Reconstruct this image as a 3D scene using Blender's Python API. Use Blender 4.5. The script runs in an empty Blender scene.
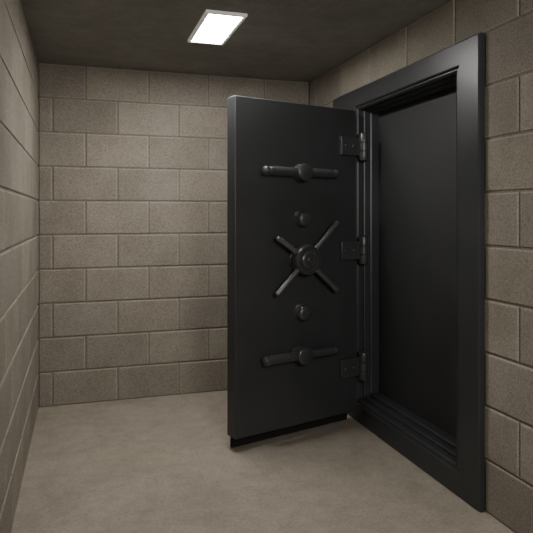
import bpy, bmesh, math, random
from mathutils import Vector, Matrix
random.seed(7)
S = bpy.context.scene
C = S.collection
R = math.radians

# ------------------------------------------------------------------ dimensions
XL, XR = -0.30, 1.885      # left / right wall faces
YB, YF = 4.753, -1.60      # back / front wall faces
H = 2.60
CH, BW = 0.26, 0.48        # block course height / block length

# ------------------------------------------------------------------ materials
def nodes(name):
    m = bpy.data.materials.new(name); m.use_nodes = True
    nt = m.node_tree; b = nt.nodes['Principled BSDF']
    return m, nt, b
def N(nt, t, **kw):
    n = nt.nodes.new(t)
    for k, v in kw.items():
        if k in n.inputs: n.inputs[k].default_value = v
        else: setattr(n, k, v)
    return n
def ramp(nt, fac, stops):
    r = nt.nodes.new('ShaderNodeValToRGB')
    e = r.color_ramp.elements
    while len(e) < len(stops): e.new(0.5)
    for i, (p, c) in enumerate(stops):
        e[i].position = p; e[i].color = (*c, 1) if len(c) == 3 else c
    nt.links.new(fac, r.inputs[0]); return r
def mix(nt, typ, fac, a, b):
    m = nt.nodes.new('ShaderNodeMix'); m.data_type = 'RGBA'; m.blend_type = typ
    if isinstance(fac, (int, float)): m.inputs[0].default_value = fac
    else: nt.links.new(fac, m.inputs[0])
    nt.links.new(a, m.inputs[6]); nt.links.new(b, m.inputs[7])
    return m.outputs[2]

def block_material():
    m, nt, b = nodes('concrete_block'); L = nt.links
    co = nt.nodes.new('ShaderNodeTexCoord').outputs['Object']
    at = nt.nodes.new('ShaderNodeAttribute'); at.attribute_name = 'tint'
    n1 = N(nt, 'ShaderNodeTexNoise', Scale=4.0, Detail=6.0); L.new(co, n1.inputs['Vector'])
    n2 = N(nt, 'ShaderNodeTexNoise', Scale=115.0, Detail=6.0, Roughness=0.78); L.new(co, n2.inputs['Vector'])
    n3 = N(nt, 'ShaderNodeTexVoronoi', Scale=130.0); L.new(co, n3.inputs['Vector'])
    base = ramp(nt, n1.outputs['Fac'], [(0.3, (0.262, 0.234, 0.195)), (0.7, (0.318, 0.287, 0.242))])
    sp = ramp(nt, n2.outputs['Fac'], [(0.34, (0.55,)*3), (0.5, (0.98,)*3), (0.68, (1.28,)*3)])
    c = mix(nt, 'MULTIPLY', 1.0, base.outputs[0], sp.outputs[0])
    c = mix(nt, 'MULTIPLY', 1.0, c, at.outputs['Color'])
    pit = ramp(nt, n3.outputs['Distance'], [(0.10, (0.38,)*3), (0.26, (1, 1, 1))])
    n4 = N(nt, 'ShaderNodeTexNoise', Scale=40.0, Detail=2.0); L.new(co, n4.inputs['Vector'])
    pm = ramp(nt, n4.outputs['Fac'], [(0.48, (0, 0, 0)), (0.62, (1, 1, 1))])
    c = mix(nt, 'MULTIPLY', pm.outputs[0], c, pit.outputs[0])
    L.new(c, b.inputs['Base Color']); b.inputs['Roughness'].default_value = 0.95
    b.inputs['Specular IOR Level'].default_value = 0.2
    bp = N(nt, 'ShaderNodeBump', Strength=0.6, Distance=0.003); L.new(n2.outputs['Fac'], bp.inputs['Height'])
    bp2 = N(nt, 'ShaderNodeBump', Strength=0.4, Distance=0.004); L.new(pit.outputs[0], bp2.inputs['Height'])
    L.new(bp.outputs[0], bp2.inputs['Normal']); L.new(bp2.outputs[0], b.inputs['Normal'])
    return m
def concrete(name, c0, c1, rough=0.85, bump=0.25, k=1.0):
    m, nt, b = nodes(name); L = nt.links
    co = nt.nodes.new('ShaderNodeTexCoord').outputs['Object']
    n1 = N(nt, 'ShaderNodeTexNoise', Scale=2.6, Detail=8.0, Roughness=0.62, Distortion=0.5); L.new(co, n1.inputs['Vector'])
    n2 = N(nt, 'ShaderNodeTexNoise', Scale=60.0, Detail=6.0, Roughness=0.7); L.new(co, n2.inputs['Vector'])
    n5 = N(nt, 'ShaderNodeTexNoise', Scale=11.0, Detail=6.0, Roughness=0.65); L.new(co, n5.inputs['Vector'])
    a = ramp(nt, n1.outputs['Fac'], [(0.3, c0), (0.7, c1)])
    d = ramp(nt, n2.outputs['Fac'], [(0.3, (1-0.2*k,)*3), (0.7, (1+0.13*k,)*3)])
    e = ramp(nt, n5.outputs['Fac'], [(0.3, (1-0.14*k,)*3), (0.7, (1+0.09*k,)*3)])
    c = mix(nt, 'MULTIPLY', 1.0, a.outputs[0], d.outputs[0])
    c = mix(nt, 'MULTIPLY', 1.0, c, e.outputs[0])
    L.new(c, b.inputs['Base Color']); b.inputs['Roughness'].default_value = rough
    b.inputs['Specular IOR Level'].default_value = 0.3
    bp = N(nt, 'ShaderNodeBump', Strength=bump, Distance=0.004); L.new(n2.outputs['Fac'], bp.inputs['Height'])
    bp2 = N(nt, 'ShaderNodeBump', Strength=bump, Distance=0.01); L.new(n5.outputs['Fac'], bp2.inputs['Height'])
    L.new(bp.outputs[0], bp2.inputs['Normal']); L.new(bp2.outputs[0], b.inputs['Normal'])
    return m
def metal(name, c, rough, metallic, bump=0.08, scale=220.0):
    m, nt, b = nodes(name); L = nt.links
    co = nt.nodes.new('ShaderNodeTexCoord').outputs['Object']
    n1 = N(nt, 'ShaderNodeTexNoise', Scale=3.0, Detail=6.0, Roughness=0.6); L.new(co, n1.inputs['Vector'])
    n2 = N(nt, 'ShaderNodeTexNoise', Scale=scale, Detail=3.0); L.new(co, n2.inputs['Vector'])
    a = ramp(nt, n1.outputs['Fac'], [(0.3, tuple(x*0.9 for x in c)), (0.7, tuple(x*1.1 for x in c))])
    L.new(a.outputs[0], b.inputs['Base Color'])
    r = ramp(nt, n1.outputs['Fac'], [(0.3, (rough-0.04,)*3), (0.7, (rough+0.05,)*3)])
    L.new(r.outputs[0], b.inputs['Roughness']); b.inputs['Metallic'].default_value = metallic
    bp = N(nt, 'ShaderNodeBump', Strength=bump, Distance=0.002); L.new(n2.outputs['Fac'], bp.inputs['Height'])
    L.new(bp.outputs[0], b.inputs['Normal'])
    return m
M_block = block_material()
M_floor = concrete('floor_concrete', (0.305, 0.268, 0.219), (0.390, 0.346, 0.287), 0.75, 0.22, 1.0)
M_ceil = concrete('ceiling_concrete', (0.230, 0.222, 0.205), (0.290, 0.281, 0.261), 0.95, 0.3, 0.9)
M_door = metal('charcoal_powder_coat', (0.046, 0.048, 0.051), 0.45, 0.1)
M_frame = metal('charcoal_frame_steel', (0.046, 0.048, 0.052), 0.36, 0.2)
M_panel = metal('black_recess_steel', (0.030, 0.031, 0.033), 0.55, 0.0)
M_hard = metal('dark_gunmetal', (0.088, 0.090, 0.094), 0.32, 0.4, 0.0)
M_steel = metal('worn_steel', (0.19, 0.19, 0.187), 0.34, 0.55, 0.0)
M_gap_shade = metal('gap_shade_black', (0.008, 0.008, 0.008), 0.9, 0.0, 0.03)  # near-black colour standing in for the shade under the door
M_white = metal('pale_rim_added_glow', (0.70, 0.69, 0.66), 0.5, 0.0, 0.02)
_b = M_white.node_tree.nodes['Principled BSDF']; _b.inputs['Emission Color'].default_value = (1, 0.96, 0.9, 1); _b.inputs['Emission Strength'].default_value = 0.16  # faint emission added so the unlit rim looks lit
M_em, nt, b = nodes('glowing_diffuser')
b.inputs['Base Color'].default_value = (0.9, 0.9, 0.88, 1)
b.inputs['Emission Color'].default_value = (1.0, 0.97, 0.92, 1)
b.inputs['Emission Strength'].default_value = 100

# ------------------------------------------------------------------ helpers
def build(name, bm, mat, parent=None, smooth=False, bevel=0, ang=35):
    bmesh.ops.remove_doubles(bm, verts=bm.verts, dist=1e-6)
    bmesh.ops.recalc_face_normals(bm, faces=bm.faces)
    me = bpy.data.meshes.new(name); bm.to_mesh(me); bm.free()
    o = bpy.data.objects.new(name, me); C.objects.link(o)
    me.materials.append(mat)
    if smooth:
        for p in me.polygons: p.use_smooth = True
        me.set_sharp_from_angle(angle=R(ang))
    if bevel:
        md = o.modifiers.new('bevel', 'BEVEL'); md.width = bevel; md.segments = 3; md.limit_method = 'ANGLE'
        md.angle_limit = R(40); md.harden_normals = False
        for p in me.polygons: p.use_smooth = True
        me.set_sharp_from_angle(angle=R(35))
    if parent: o.parent = parent
    return o
def box(bm, x0, x1, y0, y1, z0, z1):
    v = [bm.verts.new((x, y, z)) for x in (x0, x1) for y in (y0, y1) for z in (z0, z1)]
    for f in ((0,1,3,2), (4,6,7,5), (0,4,5,1), (2,3,7,6), (0,2,6,4), (1,5,7,3)):
        bm.faces.new([v[i] for i in f])
def lathe(bm, prof, mat, n=40):
    """prof: (radius, height) pairs; axis = +Z of matrix"""
    rings = []
    for r, h in prof:
        if r < 1e-6: rings.append([bm.verts.new(mat @ Vector((0, 0, h)))])
        else: rings.append([bm.verts.new(mat @ Vector((r*math.cos(2*math.pi*i/n), r*math.sin(2*math.pi*i/n), h))) for i in range(n)])
    for a, b_ in zip(rings, rings[1:]):
        for i in range(n):
            j = (i+1) % n
            if len(a) == 1 and len(b_) > 1: bm.faces.new((a[0], b_[i], b_[j]))
            elif len(b_) == 1 and len(a) > 1: bm.faces.new((a[i], a[j], b_[0]))
            elif len(a) > 1: bm.faces.new((a[i], a[j], b_[j], b_[i]))
def axis(p, d):
    return Matrix.Translation(Vector(p)) @ Vector(d).normalized().to_track_quat('Z', 'Y').to_matrix().to_4x4()
def dome(r, h0, depth, k=6):   # rounded end
    return [(r*math.cos(t*math.pi/2/k), h0+depth*math.sin(t*math.pi/2/k)) for t in range(k)] + [(0, h0+depth)]

# ------------------------------------------------------------------ block walls
GAP, REC, CHF = 0.013, 0.007, 0.008
def block_wall(name, u0, u1, to3, phase_even, hole=None, thick=0.25):
    """to3(u, z, depth)->xyz ; depth>0 goes into the wall. rows from the floor: even rows use phase_even, odd rows shifted half."""
    bm = bmesh.new(); lay = bm.loops.layers.float_color.new('tint')
    def quad(ps, t):
        f = bm.faces.new([bm.verts.new(to3(*p)) for p in ps])
        for l in f.loops: l[lay] = (*t, 1)
    def piece(a, b_, z0, z1, t):
        a += GAP/2; b_ -= GAP/2; z0 += GAP/2; z1 -= GAP/2
        if b_-a < 0.03 or z1-z0 < 0.03: return
        j = random.uniform(-0.0008, 0.0008)
        def ring(i, d): return [(a+i, z0+i, d), (b_-i, z0+i, d), (b_-i, z1-i, d), (a+i, z1-i, d)]
        rs = [ring(0, REC+0.002), ring(0, CHF*0.4+j), ring(CHF*0.35, CHF*0.13+j), ring(CHF, j)]
        te = tuple(x*1.22 for x in t)      # the arrises of the blocks are tinted paler than the faces
        for p, q in zip(rs, rs[1:]):
            for i in range(4):
                k = (i+1) % 4; quad([p[i], p[k], q[k], q[i]], te)
        quad(rs[-1], t)
    for r in range(10):
        z0, z1 = r*CH, (r+1)*CH
        ph = phase_even + (BW/2 if r % 2 else 0)
        k0 = math.floor((u0-ph)/BW); u = ph + k0*BW
        while u < u1:
            a, b_ = max(u, u0), min(u+BW, u1); u += BW
            v = random.uniform(0.88, 1.08); t = (v*random.uniform(0.99, 1.01), v, v*random.uniform(0.98, 1.015))
            if b_-a < 0.01: continue
            if hole:
                h0, h1, hz = hole
                if a < h1 and b_ > h0 and z0 < hz:
                    if a < h0: piece(a, h0, z0, z1, t)
                    if b_ > h1: piece(h1, b_, z0, z1, t)
                    if z1 > hz: piece(max(a, h0), min(b_, h1), hz, z1, t)
                    continue
            piece(a, b_, z0, z1, t)
    # mortar bed and wall body behind
    mt = (0.78, 0.78, 0.78)
    def slab(a, b_, z0, z1):
        P = [(a, z0), (b_, z0), (b_, z1), (a, z1)]
        quad([(*p, REC) for p in P], mt); quad([(*p, thick) for p in P], mt)
        for i in range(4):
            k = (i+1) % 4; quad([(*P[i], REC), (*P[k], REC), (*P[k], thick), (*P[i], thick)], mt)
    if hole:
        h0, h1, hz = hole
        slab(u0, h0, 0, H); slab(h1, u1, 0, H); slab(h0, h1, hz, H)
    else: slab(u0, u1, 0, H)
    me = bpy.data.meshes.new(name); bmesh.ops.recalc_face_normals(bm, faces=bm.faces); bm.to_mesh(me); bm.free()
    me.materials.append(M_block)
    o = bpy.data.objects.new(name, me); C.objects.link(o); o['kind'] = 'structure'
    return o
block_wall('wall_back', XL, XR, lambda u, z, d: (u, YB+d, z), -0.20)
block_wall('wall_left', YF, YB, lambda u, z, d: (XL-d, u, z), 4.753-0.36)
HOLE = (2.49, 4.12, 2.28)
block_wall('wall_right', YF, YB, lambda u, z, d: (XR+d, u, z), 2.194+BW/2, HOLE)
block_wall('wall_front', XL, XR, lambda u, z, d: (u, YF-d, z), -0.20)
bm = bmesh.new(); box(bm, XL-0.25, XR+0.25, YF-0.25, YB+0.25, -0.2, 0.0)
o = build('floor', bm, M_floor); o['kind'] = 'structure'
bm = bmesh.new(); box(bm, XL-0.25, XR+0.25, YF-0.25, YB+0.25, H, H+0.2)
o = build('ceiling', bm, M_ceil); o['kind'] = 'structure'

# ------------------------------------------------------------------ vault door frame
def thing(name, loc, rz, label, cat):
    e = bpy.data.objects.new(name, None); C.objects.link(e); e.location = loc; e.rotation_euler = (0, 0, rz)
    e.empty_display_size = 0.1; e['label'] = label; e['category'] = cat; e['kind'] = 'thing'
    return e
FO = Vector((XR, 3.30, 0))
fr = thing('vault_doorway', FO, 0, 'wide black steel frame with stepped jambs set around the recessed vault doorway', 'door frame')
def rings(bm, rs):
    vs = []
    for (y0, y1, z0, z1, x) in rs:
        vs.append([bm.verts.new(Vector(p)-FO) for p in ((x, y0, z0), (x, y1, z0), (x, y1, z1), (x, y0, z1))])
    for a, b_ in zip(vs, vs[1:]):
        for i in range(4):
            j = (i+1) % 4; bm.faces.new((a[i], a[j], b_[j], b_[i]))
bm = bmesh.new()
rings(bm, [(2.428, 4.18, 0.0, 2.34, 1.884), (2.428, 4.18, 0.0, 2.34, 1.858), (2.436, 4.172, 0.008, 2.332, 1.850),
           (2.588, 3.798, 0.120, 2.220, 1.850), (2.596, 3.794, 0.127, 2.213, 1.857)])
build('outer_trim', bm, M_frame, fr)
bm = bmesh.new()
rings(bm, [(2.596, 3.794, 0.127, 2.213, 1.857), (2.600, 3.793, 0.130, 2.210, 1.866), (2.626, 3.789, 0.142, 2.203, 1.866),
           (2.650, 3.786, 0.152, 2.194, 1.877), (2.650, 3.786, 0.152, 2.194, 1.910)])
build('inner_trim', bm, M_frame, fr)
bm = bmesh.new()
rings(bm, [(2.650, 3.786, 0.152, 2.194, 1.910), (2.656, 3.770, 0.163, 2.187, 1.910), (2.660, 3.767, 0.170, 2.181, 1.918),
           (2.660, 3.767, 0.170, 2.181, 1.955), (2.669, 3.759, 0.184, 2.173, 1.955), (2.674, 3.755, 0.192, 2.167, 1.965), (2.674, 3.755, 0.192, 2.167, 2.02)])
build('jamb', bm, M_frame, fr)
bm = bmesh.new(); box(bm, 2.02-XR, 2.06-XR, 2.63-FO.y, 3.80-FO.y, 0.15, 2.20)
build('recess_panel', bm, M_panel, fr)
HZ = (1.925, 1.205, 0.395)
for z in HZ:
    bm = bmesh.new(); box(bm, 1.868-XR, 1.95-XR, 3.762-FO.y, 3.788-FO.y, z-0.09, z+0.09)
    build('hinge_plate', bm, M_hard, fr, bevel=0.003)

# ------------------------------------------------------------------ vault door leaf
HX, HY = 1.835, 3.745
FX, FY = 0.897, 3.481
W = math.hypot(FX-HX, FY-HY)
ang = math.atan2(FY-HY, FX-HX)
vd = thing('vault_door', (HX, HY, 0), ang, 'thick black steel vault door standing open with a four spoke wheel handle', 'vault door')
ZB, ZT = 0.080, 2.180
bm = bmesh.new(); box(bm, 0, W, -0.10, 0, ZB, ZT)
build('door_slab', bm, M_door, vd, bevel=0.006)
bm = bmesh.new(); box(bm, 0.012, W-0.02, -0.096, -0.076, 0.002, ZB)  # dark strip added as the shade in the gap below the leaf
build('gap_shade_strip', bm, M_gap_shade, vd, bevel=0.004)
# hinges
for z in HZ:
    bm = bmesh.new()
    box(bm, -0.048, 0.150, 0.0, 0.026, z-0.064, z+0.064)
    hg = build('hinge', bm, M_hard, vd, bevel=0.005)
    bm = bmesh.new(); k = 0.032
    prof = [(0, -0.100), (0.020, -0.100), (k-0.003, -0.095), (k, -0.088)]
    for q in (-0.030, 0.030): prof += [(k, q-0.004), (k-0.005, q-0.001), (k-0.005, q+0.001), (k, q+0.004)]
    prof += [(k, 0.088), (k-0.003, 0.095), (0.020, 0.100), (0, 0.100)]
    lathe(bm, prof, axis((-0.042, 0.033, z), (0, 0, 1)), 32)
    build('hinge_knuckle', bm, M_hard, hg, smooth=True)
    for bx_ in (0.040, 0.112):
        bm = bmesh.new(); lathe(bm, [(0.013, 0.0), (0.013, 0.003)] + dome(0.0125, 0.003, 0.005, 4), axis((bx_, 0.025, z), (0, 1, 0)), 20)
        build('bolt', bm, M_hard, hg, smooth=True)
# bar handles
CX = 0.497
def bar_handle(z):
    cx = CX+0.004
    p = (cx, 0, z)
    bm = bmesh.new()
    lathe(bm, [(0.0, 0.0), (0.050, 0.0), (0.050, 0.008), (0.046, 0.012), (0.034, 0.014), (0.034, 0.03)], axis(p, (0, 1, 0)))
    root = build('bar_handle', bm, M_hard, vd, smooth=True)
    bm = bmesh.new()
    lathe(bm, [(0.0, 0.018), (0.052, 0.018), (0.056, 0.023), (0.056, 0.082), (0.0545, 0.088), (0.049, 0.092), (0, 0.094)], axis(p, (0, 1, 0)))
    build('hub', bm, M_hard, root, smooth=True)
    for s, ln in ((-1, 0.284), (1, 0.294)):
        bm = bmesh.new()
        lathe(bm, [(0, 0.03), (0.030, 0.03), (0.030, ln-0.036), (0.0275, ln-0.033), (0.0275, ln-0.029), (0.030, ln-0.026), (0.030, ln-0.006)] + dome(0.030, ln-0.006, 0.016, 6),
              axis((cx, 0.052, z), (s, 0, 0)), 32)
        build('grip', bm, M_hard, root, smooth=True)
bar_handle(1.725); bar_handle(0.545)
# round lock knobs
for z in (1.425, 0.815):
    bm = bmesh.new()
    lathe(bm, [(0, 0), (0.056, 0), (0.056, 0.006), (0.052, 0.010), (0.051, 0.046), (0.049, 0.054), (0.043, 0.060), (0.032, 0.064), (0.016, 0.066), (0, 0.0665)], axis((CX-0.020, 0, z), (0, 1, 0)))
    build('lock_knob', bm, M_hard, vd, smooth=True, ang=50)
# spoked wheel
WZ = 1.163; WX = CX-0.008
bm = bmesh.new()
lathe(bm, [(0, 0), (0.082, 0), (0.082, 0.008), (0.076, 0.014), (0.060, 0.018), (0.052, 0.026), (0.050, 0.06), (0, 0.06)], axis((WX, 0, WZ), (0, 1, 0)))
wh = build('spoked_wheel', bm, M_hard, vd, smooth=True)
bm = bmesh.new()
lathe(bm, [(0, 0.050), (0.086, 0.050), (0.097, 0.056), (0.098, 0.100), (0.093, 0.108), (0.082, 0.110), (0.077, 0.100), (0.064, 0.098), (0.060, 0.102), (0.057, 0.112), (0.050, 0.117), (0.038, 0.118), (0.034, 0.111), (0.023, 0.111)] + dome(0.021, 0.111, 0.010, 3), axis((WX, 0, WZ), (0, 1, 0)))
build('hub', bm, M_hard, wh, smooth=True)
# seen from the front, local +x runs to the left of the picture
for a, ln in ((43, 0.355), (147, 0.275), (222, 0.315), (320, 0.335)):
    d = Vector((-math.cos(R(a)), 0.0, math.sin(R(a))))
    bm = bmesh.new()
    lathe(bm, [(0, 0.05), (0.0165, 0.05), (0.0170, ln-0.010)] + dome(0.0170, ln-0.010, 0.011, 6), axis((WX, 0.079, WZ), d), 28)
    build('spoke', bm, M_steel, wh, smooth=True)

# ------------------------------------------------------------------ ceiling light
LX, LY = 0.790, 3.548; lw, ll = 0.240, 0.600
cl = thing('ceiling_light', (LX, LY, H), 0, 'small rectangular flush ceiling light panel glowing white', 'ceiling light')
bm = bmesh.new()
def rr(i, z): return [bm.verts.new((sx*(lw/2-i), sy*(ll/2-i), z)) for sx, sy in ((-1,-1), (1,-1), (1,1), (-1,1))]
rs = [rr(0, 0), rr(0, -0.014), rr(0.003, -0.018), rr(0.019, -0.018), rr(0.023, -0.013), rr(0.023, -0.004)]
for p, q in zip(rs, rs[1:]):
    for i in range(4): bm.faces.new((p[i], p[(i+1) % 4], q[(i+1) % 4], q[i]))
build('light_frame', bm, M_white, cl)
bm = bmesh.new(); box(bm, -lw/2+0.023, lw/2-0.023, -ll/2+0.023, ll/2-0.023, -0.014, -0.004)
build('diffuser', bm, M_em, cl)

# ------------------------------------------------------------------ added fill light without a fixture (behind the viewer)
ld = bpy.data.lights.new('rear_fill_light', 'AREA'); ld.shape = 'RECTANGLE'; ld.size = 0.8; ld.size_y = 0.8
ld.energy = 47; ld.color = (1.0, 0.97, 0.925)
lo = bpy.data.objects.new('rear_fill_light', ld); C.objects.link(lo); lo.location = (0.95, -0.6, 2.1); lo.rotation_euler = (R(65), 0, R(-5))
w = bpy.data.worlds.new('World'); S.world = w; w.use_nodes = True
w.node_tree.nodes['Background'].inputs[0].default_value = (0.02, 0.018, 0.015, 1)

# ------------------------------------------------------------------ camera
cam = bpy.data.cameras.new('Camera'); co = bpy.data.objects.new('Camera', cam); C.objects.link(co)
co.location = (0, 0, 1.45); co.rotation_euler = (R(90), 0, R(-17.5))
cam.sensor_width = 36; cam.lens = 590/533*36; cam.shift_y = -0.0966; cam.clip_start = 0.02
S.camera = co
